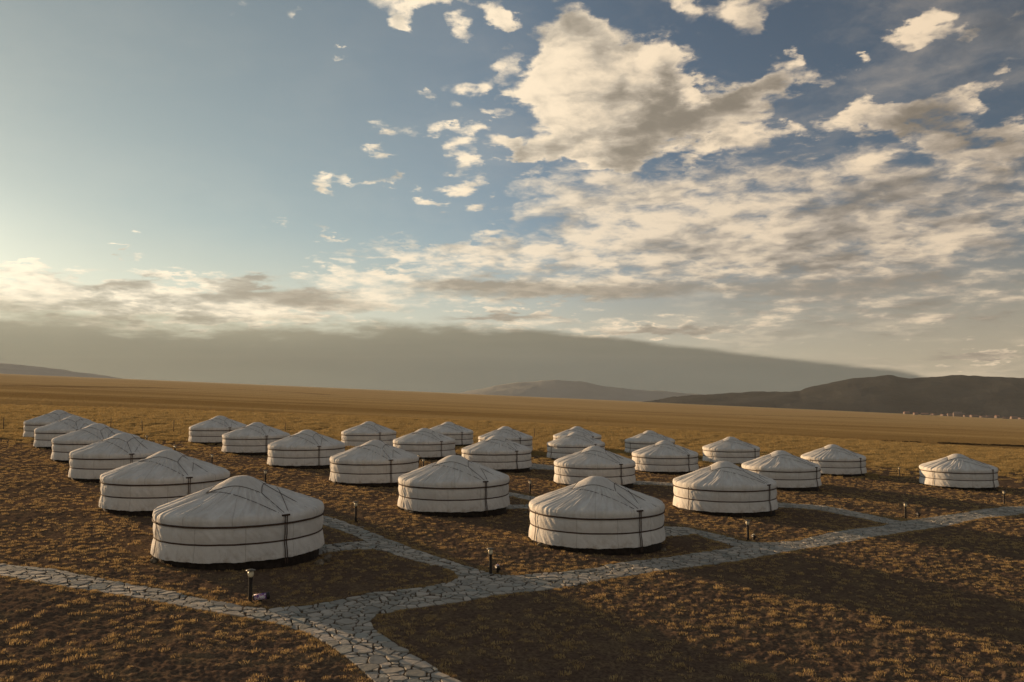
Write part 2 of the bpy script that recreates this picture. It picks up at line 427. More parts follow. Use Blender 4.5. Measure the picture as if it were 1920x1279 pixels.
def mat_ground():
    m, n, b = new_mat('steppe_ground')
    geo = n.n('ShaderNodeNewGeometry').outputs['Position']
    x, y, z = n.sep(geo)
    p2 = n.comb(x, y, 0.0)
    big = n.noise(p2, .09, 5, .55)
    mid = n.noise(p2, .8, 6, .6)
    fine = n.noise(p2, 7, 6, .65)
    soil = n.mix(n.mr(fine, .35, .7), (.095, .066, .048), (.185, .128, .088))
    straw = n.mix(n.mr(n.noise(p2, 14, 5, .6), .35, .7), (.19, .135, .075), (.33, .245, .13))
    camp = n.mix(n.mr(n.m('ADD', n.m('MULTIPLY', mid, .6), n.m('MULTIPLY', fine, .4)), .46, .62, 0, .38), soil, straw)
    # plain beyond the camp: golden with long dark and pale streaks
    ps = n.comb(n.m('MULTIPLY', n.m('ADD', x, n.m('MULTIPLY', y, .25)), .0030), n.m('MULTIPLY', y, .020), 0.0)
    st = n.noise(ps, 1.0, 6, .6, .3)
    ps2 = n.comb(n.m('MULTIPLY', x, .012), n.m('MULTIPLY', y, .10), 3.0)
    st2 = n.noise(ps2, 1.0, 5, .6)
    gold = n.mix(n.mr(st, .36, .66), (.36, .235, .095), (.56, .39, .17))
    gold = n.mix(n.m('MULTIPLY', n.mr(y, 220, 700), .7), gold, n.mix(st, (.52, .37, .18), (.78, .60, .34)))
    gold = n.mix(n.mr(st2, .50, .72, 0, .40), gold, (.26, .165, .07))
    gold = n.mix(n.mr(n.noise(p2, 1.7, 5, .65), .45, .7, 0, .45), gold, (.16, .11, .035))
    under = n.m('MULTIPLY', n.mr(y, 215, 170), n.mr(n.noise(n.vm('MULTIPLY', p2, (1, 1.6, 1)), 1.3, 5, .7), .36, .60))
    gold = n.mix(n.m('MULTIPLY', under, .92), gold, (.085, .055, .027))
    edge = n.m('ADD', y, n.m('MULTIPLY', n.m('SUBTRACT', n.noise(p2, .05, 4, .6), .5), 30))
    edge = n.m('ADD', edge, n.m('MULTIPLY', x, -.10))
    far = n.mr(edge, 96, 118)
    # ditch line
    dl = n.m('SUBTRACT', y, n.m('ADD', 178, n.m('MULTIPLY', x, .22)))
    dl = n.m('ABSOLUTE', n.m('ADD', dl, n.m('MULTIPLY', n.m('SUBTRACT', n.noise(p2, .03, 4, .5), .5), 10)))
    ditch = n.m('MULTIPLY', n.mr(dl, 3.2, .6), n.mr(n.noise(p2, .18, 3, .6), .35, .55))
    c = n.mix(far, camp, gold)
    c = n.mix(n.m('MULTIPLY', ditch, .75), c, (.05, .035, .02))
    # old vehicle tracks and furrows across the plain
    for (ua, va, ub, vb, wd) in ((0, 735, 700, 760, 9), (410, 728, 640, 742, 14), (560, 741, 900, 757, 10), (-60, 722, 330, 728, 26), (1350, 790, 1900, 808, 3), (700, 768, 1180, 782, 5), (1100, 770, 1700, 786, 8)):
        (xa, ya), (xb, yb) = pix_ground(ua, va), pix_ground(ub, vb)
        L = math.hypot(xb - xa, yb - ya); tx, ty = (xb - xa) / L, (yb - ya) / L
        along = n.m('ADD', n.m('MULTIPLY', n.m('SUBTRACT', x, xa), tx), n.m('MULTIPLY', n.m('SUBTRACT', y, ya), ty))
        off = n.m('ADD', n.m('MULTIPLY', n.m('SUBTRACT', x, xa), -ty), n.m('MULTIPLY', n.m('SUBTRACT', y, ya), tx))
        off = n.m('ABSOLUTE', n.m('ADD', off, n.m('MULTIPLY', n.m('SUBTRACT', big, .5), wd * 3)))
        k_ = n.m('MULTIPLY', n.mr(off, wd, wd * .3), n.m('MULTIPLY', n.mr(along, 0, L * .15), n.mr(along, L, L * .85)))
        k_ = n.m('MULTIPLY', k_, n.mr(n.noise(p2, .06, 4, .6), .36, .52, .3, 1))
        c = n.mix(n.m('MULTIPLY', k_, .62), c, (.14, .088, .045))
    n.link(c, b.inputs['Base Color'])
    b.inputs['Roughness'].default_value = 1
    b.inputs['Specular IOR Level'].default_value = 0
    # grass relief: stands up more in the plain where no tufts are built
    h = n.m('ADD', n.m('MULTIPLY', n.noise(p2, 3.2, 6, .72), 1.0), n.m('MULTIPLY', n.noise(p2, .5, 4, .6), 1.2))
    bn = n.n('ShaderNodeBump'); n.link(h, bn.inputs['Height'])
    n.link(n.mr(y, 90, 170, .5, 1.0), bn.inputs['Strength'])
    n.link(n.mr(y, 70, 300, .10, 1.1), bn.inputs['Distance'])
    # beyond the built tufts the standing grass turns the surface every way
    nc = n.n('ShaderNodeTexNoise'); n.link(p2, nc.inputs['Vector']); nc.inputs['Scale'].default_value = 2.3; nc.inputs['Detail'].default_value = 3
    nv = n.vm('ADD', n.vm('SCALE', n.vm('SUBTRACT', nc.outputs['Color'], (.5, .5, .5)), scale=6.5), (0, 0, 1.0))
    sw = n.mr(y, 120, 200)
    nmx = n.n('ShaderNodeMix', data_type='VECTOR'); n.link(sw, nmx.inputs[0]); n.link(bn.outputs[0], nmx.inputs[4]); n.link(n.vm('NORMALIZE', nv), nmx.inputs[5])
    n.link(n.vm('NORMALIZE', nmx.outputs[1]), b.inputs['Normal'])
    return m
M['ground'] = mat_ground()
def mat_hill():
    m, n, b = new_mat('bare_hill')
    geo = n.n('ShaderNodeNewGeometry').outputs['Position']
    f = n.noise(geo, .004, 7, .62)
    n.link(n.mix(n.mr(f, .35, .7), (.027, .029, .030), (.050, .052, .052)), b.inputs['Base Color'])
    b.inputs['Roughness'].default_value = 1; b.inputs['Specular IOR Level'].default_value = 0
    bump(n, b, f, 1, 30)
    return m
M['hill'] = mat_hill()
def mat_stone():
    m, n, b = new_mat('flagstone')
    geo = n.n('ShaderNodeNewGeometry').outputs['Position']
    isl = n.n('ShaderNodeObjectInfo').outputs['Random']
    rpi = n.n('ShaderNodeNewGeometry').outputs['Random Per Island']
    r = n.m('FRACT', n.m('ADD', n.m('MULTIPLY', isl, 7.31), rpi))
    a = n.mix(r, (.24, .235, .205), (.52, .47, .40))
    a = n.mix(n.mr(n.m('FRACT', n.m('MULTIPLY', r, 13.7)), .75, .95, 0, .6), a, (.30, .32, .29))
    a = n.mix(n.mr(n.noise(geo, 5, 6, .65), .5, .75, 0, .45), a, (.17, .15, .12))
    n.link(a, b.inputs['Base Color'])
    b.inputs['Roughness'].default_value = .8
    bump(n, b, n.noise(geo, 6, 6, .65), .9, .03)
    return m
M['stone'] = mat_stone()
M['rock'] = mat_flat('field_rock', (.20, .165, .12), .95, .4, 5, .8, .03)
def mat_grass(name, c1, c2, c3):
    m, n, b = new_mat(name)
    r = n.n('ShaderNodeObjectInfo').outputs['Random']
    rr = n.n('ShaderNodeNewGeometry').outputs['Random Per Island']
    a = n.mix(r, c1, c2)
    a = n.mix(n.mr(rr, .55, 1, 0, .8), a, c3)
    n.link(a, b.inputs['Base Color'])
    b.inputs['Roughness'].default_value = .8; b.inputs['Specular IOR Level'].default_value = .1
    tr = n.n('ShaderNodeBsdfTranslucent'); n.link(a, tr.inputs[0])
    mx = n.n('ShaderNodeMixShader'); mx.inputs[0].default_value = .3
    n.link(b.outputs[0], mx.inputs[1]); n.link(tr.outputs[0], mx.inputs[2])
    out = [x for x in n.t.nodes if x.type == 'OUTPUT_MATERIAL'][0]
    n.link(mx.outputs[0], out.inputs[0])
    return m
M['grass'] = mat_grass('dry_grass', (.44, .30, .14), (.66, .48, .22), (.26, .18, .085))
M['grass2'] = mat_grass('gold_grass', (.42, .30, .125), (.54, .40, .18), (.26, .19, .08))
M['scrub'] = mat_grass('dark_scrub', (.045, .032, .02), (.08, .055, .03), (.10, .07, .035))

# ------------------------------------------------------------------ yurts: positions
YURT = [(-11.82, 35.33, 1.012), (-20.05, 46.95, 0.994), (-28.78, 59.61, 0.997), (-36.74, 71.25, 0.996), (-45.21, 82.86, 0.994), (-53.38, 94.56, 1.002), (-35.54, 97.8, 1.002), (-27.35, 86.22, 0.999), (-19.05, 74.79, 1.001), (-10.91, 64.1, 1.001), (-3.69, 51.41, 1.008), (4.38, 42.01, 1.001), (-18.16, 102.09, 0.99), (-9.79, 89.73, 0.992), (-8.87, 111.99, 0.998), (-1.53, 79.75, 0.994), (-0.85, 103.6, 1.0), (7.13, 69.74, 1.005), (14.93, 56.83, 1.015), (7.68, 96.89, 0.999), (9.41, 116.05, 0.996), (19.13, 111.79, 0.991), (16.22, 85.55, 0.995), (27.63, 101.64, 1.004), (24.94, 74.91, 1.0), (36.7, 92.18, 0.997), (45.74, 82.8, 1.017)]
YA = np.array(YURT)

# ------------------------------------------------------------------ paths (outlines on the ground)
up2 = [(600, 1130), (700, 1112), (800, 1103), (845, 1093), (858, 1083), (900, 1070), (930, 1078), (960, 1079), (1041, 1074), (1112, 1066), (1140, 1059), (1188, 1052), (1247, 1046), (1298, 1038), (1322, 1036), (1366, 1030), (1400, 1018), (1489, 1015), (1548, 1002), (1607, 992), (1652, 986), (1678, 978), (1735, 972), (1785, 965), (1844, 955), (1918, 949), (2080, 930)]
lo2 = [(705, 1155), (760, 1143), (850, 1132), (960, 1114), (1041, 1104), (1122, 1089), (1193, 1077), (1271, 1068), (1339, 1058), (1420, 1047), (1489, 1033), (1578, 1018), (1667, 1004), (1711, 995), (1785, 984), (1844, 971), (1918, 963), (2080, 942)]
POLY = [
 [(-160, 1036), (0, 1057), (100, 1068), (200, 1088), (300, 1105), (400, 1128), (470, 1138), (510, 1143), (620, 1140), (600, 1190), (560, 1182), (500, 1165), (400, 1150), (300, 1130), (200, 1112), (100, 1098), (0, 1080), (-160, 1058)],
 [(500, 1143), (500, 1165), (570, 1185), (620, 1215), (660, 1243), (700, 1279), (760, 1340), (960, 1340), (870, 1279), (830, 1260), (780, 1230), (730, 1200), (702, 1180), (696, 1165), (705, 1155), (720, 1110), (600, 1130)],
 up2 + lo2[::-1],
 [(520, 948), (560, 959), (607, 968), (640, 978), (700, 1000), (780, 1030), (870, 1062), (930, 1078), (930, 1090), (850, 1095), (858, 1083), (850, 1073), (820, 1062), (780, 1052), (740, 1039), (695, 1019), (660, 1003), (607, 985), (560, 972), (520, 960)],
 [(590, 1022), (650, 1017), (700, 1012), (740, 1030), (720, 1034), (700, 1029), (650, 1031), (590, 1037)],
 [(1190, 984), (1240, 987), (1287, 990), (1322, 997), (1353, 1005), (1384, 1013), (1415, 1018), (1415, 1035), (1366, 1038), (1373, 1029), (1361, 1019), (1337, 1013), (1316, 1007), (1306, 1002), (1280, 1005), (1240, 1008), (1190, 1008)],
 [(1440, 941), (1456, 943), (1542, 949), (1590, 957), (1643, 967), (1690, 977), (1700, 986), (1667, 982), (1622, 973), (1578, 965), (1530, 957), (1456, 951), (1440, 950)],
 [(945, 922), (993, 930), (1010, 934), (1010, 941), (993, 938), (945, 929)],
 [(940, 946), (1010, 946), (1010, 953), (940, 953)],
 [(990, 869), (1045, 875), (1045, 882), (990, 880)],
 [(1180, 901), (1270, 907), (1270, 913), (1180, 908)],
]
GP = [np.array([pix_ground(*q) for q in p]) for p in POLY]
def in_poly(px, py, poly):
    ins = np.zeros(px.shape, bool)
    n = len(poly); j = n - 1
    for i in range(n):
        xi, yi = poly[i]; xj, yj = poly[j]
        with np.errstate(divide='ignore', invalid='ignore'):
            c = ((yi > py) != (yj > py)) & (px < (xj - xi) * (py - yi) / (yj - yi + 1e-12) + xi)
        ins ^= c; j = i
    return ins
def in_path(px, py):
    px = np.asarray(px, float); py = np.asarray(py, float)
    r = np.zeros(px.shape, bool)
    for p in GP:
        m = (px > p[:, 0].min()) & (px < p[:, 0].max()) & (py > p[:, 1].min()) & (py < p[:, 1].max())
        if m.any(): r[m] |= in_poly(px[m], py[m], p)
    return r
# boundary samples of the union of the outlines
bs = []
for p in GP:
    for a, b in zip(p, np.roll(p, -1, 0)):
        L = np.hypot(*(b - a)); t = (np.arange(max(1, int(L / .12))) + .5) / max(1, int(L / .12))
        q = a + (b - a) * t[:, None]; nn = np.array([-(b - a)[1], (b - a)[0]]) / (L + 1e-9)
        i1 = in_path(q[:, 0] + nn[0] * .03, q[:, 1] + nn[1] * .03); i2 = in_path(q[:, 0] - nn[0] * .03, q[:, 1] - nn[1] * .03)
        for k_, (u1, u2) in enumerate(zip(i1, i2)):
            if u1 != u2: bs.append((*q[k_], *(nn if u1 else -nn)))
bs = np.array(bs)          # x, y, inward normal
def path_edge(px, py):
    """nearest boundary sample index and distance"""
    idx = np.zeros(len(px), int); dist = np.zeros(len(px))
    for i in range(0, len(px), 4000):
        d = np.hypot(px[i:i + 4000, None] - bs[None, :, 0], py[i:i + 4000, None] - bs[None, :, 1])
        idx[i:i + 4000] = d.argmin(1); dist[i:i + 4000] = d.min(1)
    return idx, dist

# ------------------------------------------------------------------ ground sheet
def ground_relief(x, y):
    """low mounds and hummocks of the camp ground, fading with distance"""
    r = np.hypot(x, y)
    f = np.clip((150 - r) / 60, 0, 1)
    h = .10 * fbm(x * .12, y * .12, 3, 1)
    hum = fbm(x * 2.0, y * 3.6, 3, 5, .6)
    h = h + .060 * np.clip(hum, -.35, 1) * f
    h = h + .030 * fbm(x * 6, y * 8, 2, 9) * np.clip((70 - r) / 30, 0, 1)
    return h
ang = np.concatenate([np.linspace(-180, -46, 60)[:-1], np.linspace(-46, 46, 1000), np.linspace(46, 180, 60)[1:-1]]) * pi / 180
rad = [.5, 3, 6, 9, 11, 12.5, 14]
while rad[-1] < 130: rad.append(rad[-1] * 1.0052)
while rad[-1] < 8500: rad.append(min(rad[-1] * 1.05, 8600))
rad = np.array(rad)
A, Rr = np.meshgrid(ang, rad)
gx = Rr * np.sin(A); gy = Rr * np.cos(A)
gh = np.zeros_like(gx)
near = (Rr < 160) & (np.abs(A) < .85) & (Rr > 10)
gh[near] = ground_relief(gx[near], gy[near])
fade = np.clip((.82 - np.abs(A)) / .1, 0, 1) * np.clip((Rr - 10) / 3, 0, 1)
gh *= fade
# path bed: the ground runs flat and a little low under the stones
sel = np.where((near & (Rr < 90)).reshape(-1))[0]
fx_ = gx.reshape(-1)[sel]; fy_ = gy.reshape(-1)[sel]
inp = in_path(fx_, fy_)
ghf = gh.reshape(-1)
base_h = .10 * fbm(gx.reshape(-1) * .12, gy.reshape(-1) * .12, 3, 1)
ii = sel[inp]
ghf[ii] = base_h[ii] - .012 + .006 * perlin(gx.reshape(-1)[ii] * 9, gy.reshape(-1)[ii] * 9, 3)
# a few fewer bumps right around the yurt bases
for (x_, y_, s_) in YURT:
    d = np.hypot(gx.reshape(-1) - x_, gy.reshape(-1) - y_)
    w = np.clip((4.6 - d) / 1.2, 0, 1)
    k2 = w > 0
    ghf[k2] = ghf[k2] * (1 - w[k2]) + (base_h[k2] * .3 - .06) * w[k2]
# long swells of the open plain
plain = np.clip((Rr.reshape(-1) - 150) / 200, 0, 1) * np.clip((9000 - Rr.reshape(-1)) / 4000, 0, 1)
ghf += plain * .55 * fbm(gx.reshape(-1) * .0016, gy.reshape(-1) * .0042, 3, 11)
gzv = SLOPE * gx.reshape(-1) + GZ + ghf
G = np.stack([gx.reshape(-1), gy.reshape(-1), gzv], -1).reshape(len(rad), len(ang), 3)
ground = grid_mesh('ground', G[:, :, :], M['ground'], wrap=True)
tag(ground, kind='structure')
# normals must point up
ground.data.flip_normals() if ground.data.polygons[5].normal.z < 0 else None
def surf(x, y):
    x = np.asarray(x, float); y = np.asarray(y, float)
    h = ground_relief(x, y)
    b = .10 * fbm(x * .12, y * .12, 3, 1)
    p = in_path(x, y)
    h = np.where(p, b - .012, h)
    for (x_, y_, s_) in YURT:
        w = np.clip((4.6 - np.hypot(x - x_, y - y_)) / 1.2, 0, 1)
        h = h * (1 - w) + (b * .3 - .06) * w
    return SLOPE * x + GZ + h
def surf1(x, y): return float(surf(np.array([x]), np.array([y]))[0])

# ------------------------------------------------------------------ paving
path = empty('path', (0, 0, 0)); tag(path, kind='structure')
seeds = []
cell = {}
def try_seed(x, y, d):
    g = (int(x // .6), int(y // .6))
    for a in (-1, 0, 1):
        for b in (-1, 0, 1):
            for q in cell.get((g[0] + a, g[1] + b), ()):
                if (q[0] - x) ** 2 + (q[1] - y) ** 2 < min(d, q[2]) ** 2: return False
    cell.setdefault(g, []).append((x, y, d)); return True
for p in GP:
    x0, y0 = p.min(0); x1, y1 = p.max(0)
    if y0 > 140: continue
    nn = int((x1 - x0) * (y1 - y0) * 70)
    cx = rng.uniform(x0, x1, nn); cy = rng.uniform(y0, y1, nn)
    ok = in_poly(cx, cy, p)
    for x, y in zip(cx[ok], cy[ok]):
        d = .17 + .34 * rng.random() ** 1.7
        if try_seed(x, y, d): seeds.append((x, y, d))
seeds = np.array(seeds); wgt = seeds[:, 2]; seeds = seeds[:, :2]
ix, ds = path_edge(seeds[:, 0], seeds[:, 1])
keep = ds > .10
seeds, ix, ds, wgt = seeds[keep], ix[keep], ds[keep], wgt[keep]
nb = bs[ix]
dn = ((seeds - nb[:, :2]) * nb[:, 2:]).sum(1)
mir = seeds - 2 * dn[:, None] * nb[:, 2:]
mk = (ds < .55)
mir = mir[mk]; mw = wgt[mk]
ok = ~in_path(mir[:, 0], mir[:, 1])
mir = mir[ok]; mw = mw[ok]
allp = np.concatenate([seeds, mir]); allw = np.concatenate([wgt, mw])
buck = {}
for i, (x, y) in enumerate(allp): buck.setdefault((int(x // 1), int(y // 1)), []).append(i)
def voronoi_cell(i):
    x, y = allp[i]; g = (int(x // 1), int(y // 1))
    nbr = [j for a in (-1, 0, 1) for b in (-1, 0, 1) for j in buck.get((g[0] + a, g[1] + b), ()) if j != i]
    poly = [(x - .6, y - .5), (x + .6, y - .5), (x + .6, y + .5), (x - .6, y + .5)]
    nbr.sort(key=lambda j: (allp[j][0] - x) ** 2 + (allp[j][1] - y) ** 2)
    for j in nbr[:16]:
        qx, qy = allp[j]; mx, my = (x + qx) / 2, (y + qy) / 2; nx, ny = qx - x, qy - y
        L = math.hypot(nx, ny); nx /= L; ny /= L
        sh = max(-.35 * L, min(.35 * L, (allw[i] ** 2 - allw[j] ** 2) * .30 / L)); mx += nx * sh; my += ny * sh
        gap = .021
        out = []
        for a, b in zip(poly, poly[1:] + poly[:1]):
            da = (a[0] - mx) * nx + (a[1] - my) * ny + gap; db = (b[0] - mx) * nx + (b[1] - my) * ny + gap
            if da <= 0: out.append(a)
            if (da < 0) != (db < 0):
                t = da / (da - db); out.append((a[0] + (b[0] - a[0]) * t, a[1] + (b[1] - a[1]) * t))
        poly = out
        if len(poly) < 3: return None
    # drop tiny edges
    res = []
    for a in poly:
        if not res or math.hypot(a[0] - res[-1][0], a[1] - res[-1][1]) > .045: res.append(a)
    if len(res) > 2 and math.hypot(res[0][0] - res[-1][0], res[0][1] - res[-1][1]) < .045: res.pop()
    return res if len(res) > 2 else None
order = np.argsort(np.hypot(seeds[:, 0], seeds[:, 1]))
bh = .10 * fbm(seeds[:, 0] * .12, seeds[:, 1] * .12, 3, 1)
cells = []
for i in order:
    c = voronoi_cell(i)
    if c: cells.append((i, c))
def stone_geo(i, poly):
    cx = sum(a for a, _ in poly) / len(poly); cy = sum(b for _, b in poly) / len(poly)
    z = SLOPE * cx + GZ + bh[i] + .024 + rng.uniform(-.012, .020)
    tx, ty = rng.normal(0, .04, 2)
    # slightly chipped corners
    pp = []
    m = len(poly)
    for k_ in range(m):
        a = poly[k_ - 1]; b = poly[k_]; c = poly[(k_ + 1) % m]
        f = rng.uniform(.06, .18)
        pp.append((b[0] + (a[0] - b[0]) * f, b[1] + (a[1] - b[1]) * f)); pp.append((b[0] + (c[0] - b[0]) * f, b[1] + (c[1] - b[1]) * f))
    v = []; n_ = len(pp)
    for s_, dz in ((1.0, -.06), (1.0, -.008), (.94, .0)):
        for (a, b) in pp:
            u = (a - cx) * s_; w = (b - cy) * s_
            v.append((cx + u, cy + w, z + dz + SLOPE * u + tx * u + ty * w))
    f = [tuple(range(2 * n_, 3 * n_))]
    for l in (0, 1):
        for q in range(n_):
            q2 = (q + 1) % n_
            f.append((l * n_ + q, l * n_ + q2, (l + 1) * n_ + q2, (l + 1) * n_ + q))
    return v, f, (cx, cy, z)
def vis(u):
    x, y = u
    return y > 15 and abs(x / y) < .66 and y > 17.4
nvis = 0; rest = MB()
for i, c in cells:
    v, f, cen = stone_geo(i, c)
    if nvis < 300 and vis(cen[:2]):
        o = mesh_obj('paving_stone', [(a - cen[0], b - cen[1], z - cen[2]) for a, b, z in v], f, M['stone'], path)
        o.location = cen; nvis += 1
    else: rest.add(v, f)
o = rest.build('paving_stones', M['stone'], path); o['kind'] = 'stuff'

# ------------------------------------------------------------------ yurt
RY = 3.40
ZB = .25          # lower hem of the wall felt
def eave_noise(th, k_, s): return perlin(np.cos(th) * k_ + 40, np.sin(th) * k_ + 40, s)
def wall_r(th, z, var):
    """radius of the wall cloth: cinched at the rope bands, with slanting folds between them"""
    arc = th * RY
    b1, b2 = .92, 1.60
    bul = np.where(z > b1, np.sin(np.clip((z - b1) / (b2 - b1), 0, 1) * pi), np.sin(np.clip((z - ZB + .25) / (b1 - ZB + .25), 0, 1) * pi))
    per = 2 * pi * RY
    def fold(freq, shear, s):
        t = (arc + z * shear)
        n = perlin(np.cos(t / RY) * RY * freq, np.sin(t / RY) * RY * freq + z * .25, s)
        return 1 - np.abs(n) * 3.2
    f = .45 * fold(1.7, .75, 21 + var) + .55 * fold(4.2, .95, 31 + var)
    f2 = perlin(np.cos(th) * RY * 1.2 + 5, np.sin(th) * RY * 1.2 + z * 1.5, 41 + var)
    flare = .07 * np.clip((b1 - z) / (b1 - ZB), 0, 1) ** 1.6
    return RY + .012 + bul * .024 + bul * .046 * f + .022 * f2 + flare
PROF = [(3.445, 1.52), (3.455, 1.60), (3.47, 1.70), (3.465, 1.775), (3.42, 1.835), (3.33, 1.885), (3.15, 1.955), (2.8, 2.085), (2.45, 2.215), (2.1, 2.345), (1.75, 2.475), (1.4, 2.615), (1.1, 2.74), (.85, 2.86), (.66, 2.97), (.48, 3.06), (.28, 3.12), (.1, 3.14), (.004, 3.143)]
PROF = [(r, z + .08) for r, z in PROF]
pr = np.array([p[0] for p in PROF])[::-1]; pz = np.array([p[1] for p in PROF])[::-1]
def roof_z(r): return np.interp(r, pr[:-4], pz[:-4])
def make_yurt(var):
    t = empty('yurt', (0, 0, 0))
    n = 420
    th = np.linspace(0, 2 * pi, n, endpoint=False)
    zs = np.linspace(ZB, 1.66, 26)
    T, Z = np.meshgrid(th, zs)
    r = wall_r(T, Z, var)
    hem = .045 * eave_noise(T, 6, 51 + var) + .02 * eave_noise(T, 22, 52 + var)
    Zw = Z + hem * np.clip((.8 - Z) / .55, 0, 1)
    grid_mesh('wall_cloth', np.stack([r * np.cos(T), r * np.sin(T), Zw], -1), M['canvas'], True, t)
    # roof
    prof = np.array(PROF)
    # resample profile
    sarc = np.concatenate([[0], np.cumsum(np.hypot(*np.diff(prof, axis=0).T))])
    ss = np.linspace(0, sarc[-1], 44)
    rr_ = np.interp(ss, sarc, prof[:, 0]); zz_ = np.interp(ss, sarc, prof[:, 1])
    T, RR = np.meshgrid(th, rr_); _, ZZ = np.meshgrid(th, zz_)
    on = np.clip((RR - .5) / 1.0, 0, 1) * np.clip((ss[:, None] * np.ones_like(T)) / .25, .15, 1)
    ribs = np.cos(T * 54) * .006
    sw = T + .10 * RR
    f = 1 - np.abs(perlin(np.cos(sw) * 7.5 + 9, np.sin(sw) * 7.5 + 9 + RR * .25, 61 + var)) * 3
    g_ = 1 - np.abs(perlin(np.cos(sw) * 15 + 9, np.sin(sw) * 15 + 9 + RR * .6, 71 + var)) * 3
    lo = perlin(np.cos(T) * RR * .8 + 3, np.sin(T) * RR * .8, 81 + var)
    d = on * (.050 * f + .030 * g_ + ribs + .06 * lo)
    nr, nz_ = .40, .92
    vert = ZZ < 1.86
    RRd = RR + np.where(vert, d * .7, d * nr); ZZd = ZZ + np.where(vert, 0, d * nz_)
    ZZd = ZZd + np.where(ss[:, None] < .02, .02 * eave_noise(T, 14, 55), 0)
    grid_mesh('roof_cloth', np.stack([RRd * np.cos(T), RRd * np.sin(T), ZZd], -1), M['canvas'], True, t)
    # rope bands round the wall
    for zc, wd in ((.92, .042), (1.60, .050)):
        nn = 160; a = np.linspace(0, 2 * pi, nn, endpoint=False)
        base_r = (wall_r(a, np.full(nn, zc), var) if zc < 1.2 else np.full(nn, 3.475)) + .004
        zz = zc + .012 * eave_noise(a, 5, 88 + var)
        rows = []
        for dr, dz in ((0, -wd), (.022, -wd * .8), (.026, 0), (.022, wd * .8), (0, wd)):
            rows.append(np.stack([(base_r + dr) * np.cos(a), (base_r + dr) * np.sin(a), zz + dz * .8], -1))
        grid_mesh('rope_band', np.array(rows), M['rope'], True, t)
    # crown cover: square felt draped over the crown, a corner to the front tie (-Y)
    q = 1.62; m_ = 44
    u = np.linspace(-1, 1, m_); U, V = np.meshgrid(u, u)
    # concave edges between the corners
    edge = 1 - .16 * (1 - np.minimum(np.abs(U), np.abs(V)) ** 2)
    X0 = (U - V) * q / 2 * edge; Y0 = (U + V) * q / 2 * edge
    rho = np.hypot(X0, Y0)
    zc = np.interp(rho, pr, pz)
    e = np.maximum(np.abs(U), np.abs(V))
    zc = zc + .055 + .018 * perlin(X0 * 2.5, Y0 * 2.5, 91 + var) + np.where(e > .99, -.045, 0)
    grid_mesh('crown_cover', np.stack([X0, Y0, zc], -1), M['canvas'], False, t)
    # hems and ropes lying on the roof
    def on_roof(pts, lift=.055, seg=14):
        out = []
        for a, b in zip(pts[:-1], pts[1:]):
            for k_ in range(seg):
                s_ = k_ / seg; x = a[0] + (b[0] - a[0]) * s_; y = a[1] + (b[1] - a[1]) * s_
                r_ = math.hypot(x, y)
                out.append((x, y, float(np.interp(r_, pr, pz)) + lift))
        x, y = pts[-1]; out.append((x, y, float(np.interp(math.hypot(x, y), pr, pz)) + lift))
        return out
    hm = MB()
    for side in range(4):
        k_ = np.linspace(-1, 1, 21)
        pts = []
        for s_ in k_:
            uu, vv = ((s_, -1), (1, s_), (-s_, 1), (-1, -s_))[side]
            ed = 1 - .16 * (1 - min(abs(uu), abs(vv)) ** 2)
            pts.append(((uu - vv) * q / 2 * ed, (uu + vv) * q / 2 * ed))
        hm.tube([(x, y, float(np.interp(math.hypot(x, y), pr, pz)) + .055) for x, y in pts], .012, 5)
    hm.build('crown_hem', M['rope'], t, True)
    tie = (0.0, -3.33)
    ends = [[(0, -q), tie], [(-q * .96, 0), (-.22, -3.30)], [(q * .96, 0), (.22, -3.30)], [(.45, -.2), (1.35, -3.10)], [(0, q), (0, 3.3)]]
    for e_ in ends:
        mb = MB(); mb.tube(on_roof(e_), .012, 5); mb.build('crown_rope', M['rope'], t, True)
    mb = MB(); mb.box((0, -3.47, 1.93), (.36, .09, .065)); mb.build('tie_bar', M['rope'], t)
    # vertical ties down the wall
    def wall_tie(a0, w, mat, z0=.02, z1=1.93, split=0):
        for s_ in ((-split, split) if split else (0,)):
            mb = MB()
            rows = []
            zz = np.linspace(z0, z1, 14)
            for z in zz:
                rw = 3.50 if z > 1.5 else float(wall_r(np.array([a0]), np.array([max(z, ZB)]), var)[0]) + .05
                a = a0 + s_ / RY
                for k_ in (-w / 2, w / 2):
                    for dr in (0, .02):
                        x = (rw + dr) * cos(a) - k_ * sin(a); y = (rw + dr) * sin(a) + k_ * cos(a)
                        mb.v.append((x, y, z))
            for j in range(len(zz) - 1):
                b0 = j * 4; b1 = b0 + 4
                mb.f += [(b0 + 1, b0 + 3, b1 + 3, b1 + 1), (b0, b0 + 1, b1 + 1, b1), (b0 + 3, b0 + 2, b1 + 2, b1 + 3)]
            mb.build('tie_strap', mat, t)
    wall_tie(-pi / 2, .035, M['rope'], split=.045)
    wall_tie(-pi / 2 - R(97), .045, M['rope'], .05, 1.72)
    # dark platform under the felt
    mb = MB(); mb.lathe([(3.30, -.45), (3.30, ZB + .12)], 64); mb.build('platform', M['base'], t)
    return t
protos = [make_yurt(i * 7) for i in range(6)]
STRAP = {0: 48, 1: 42, 8: 32, 9: 30, 10: 37, 11: 31, 17: 33, 18: 41, 22: 33, 24: 43, 26: 30}
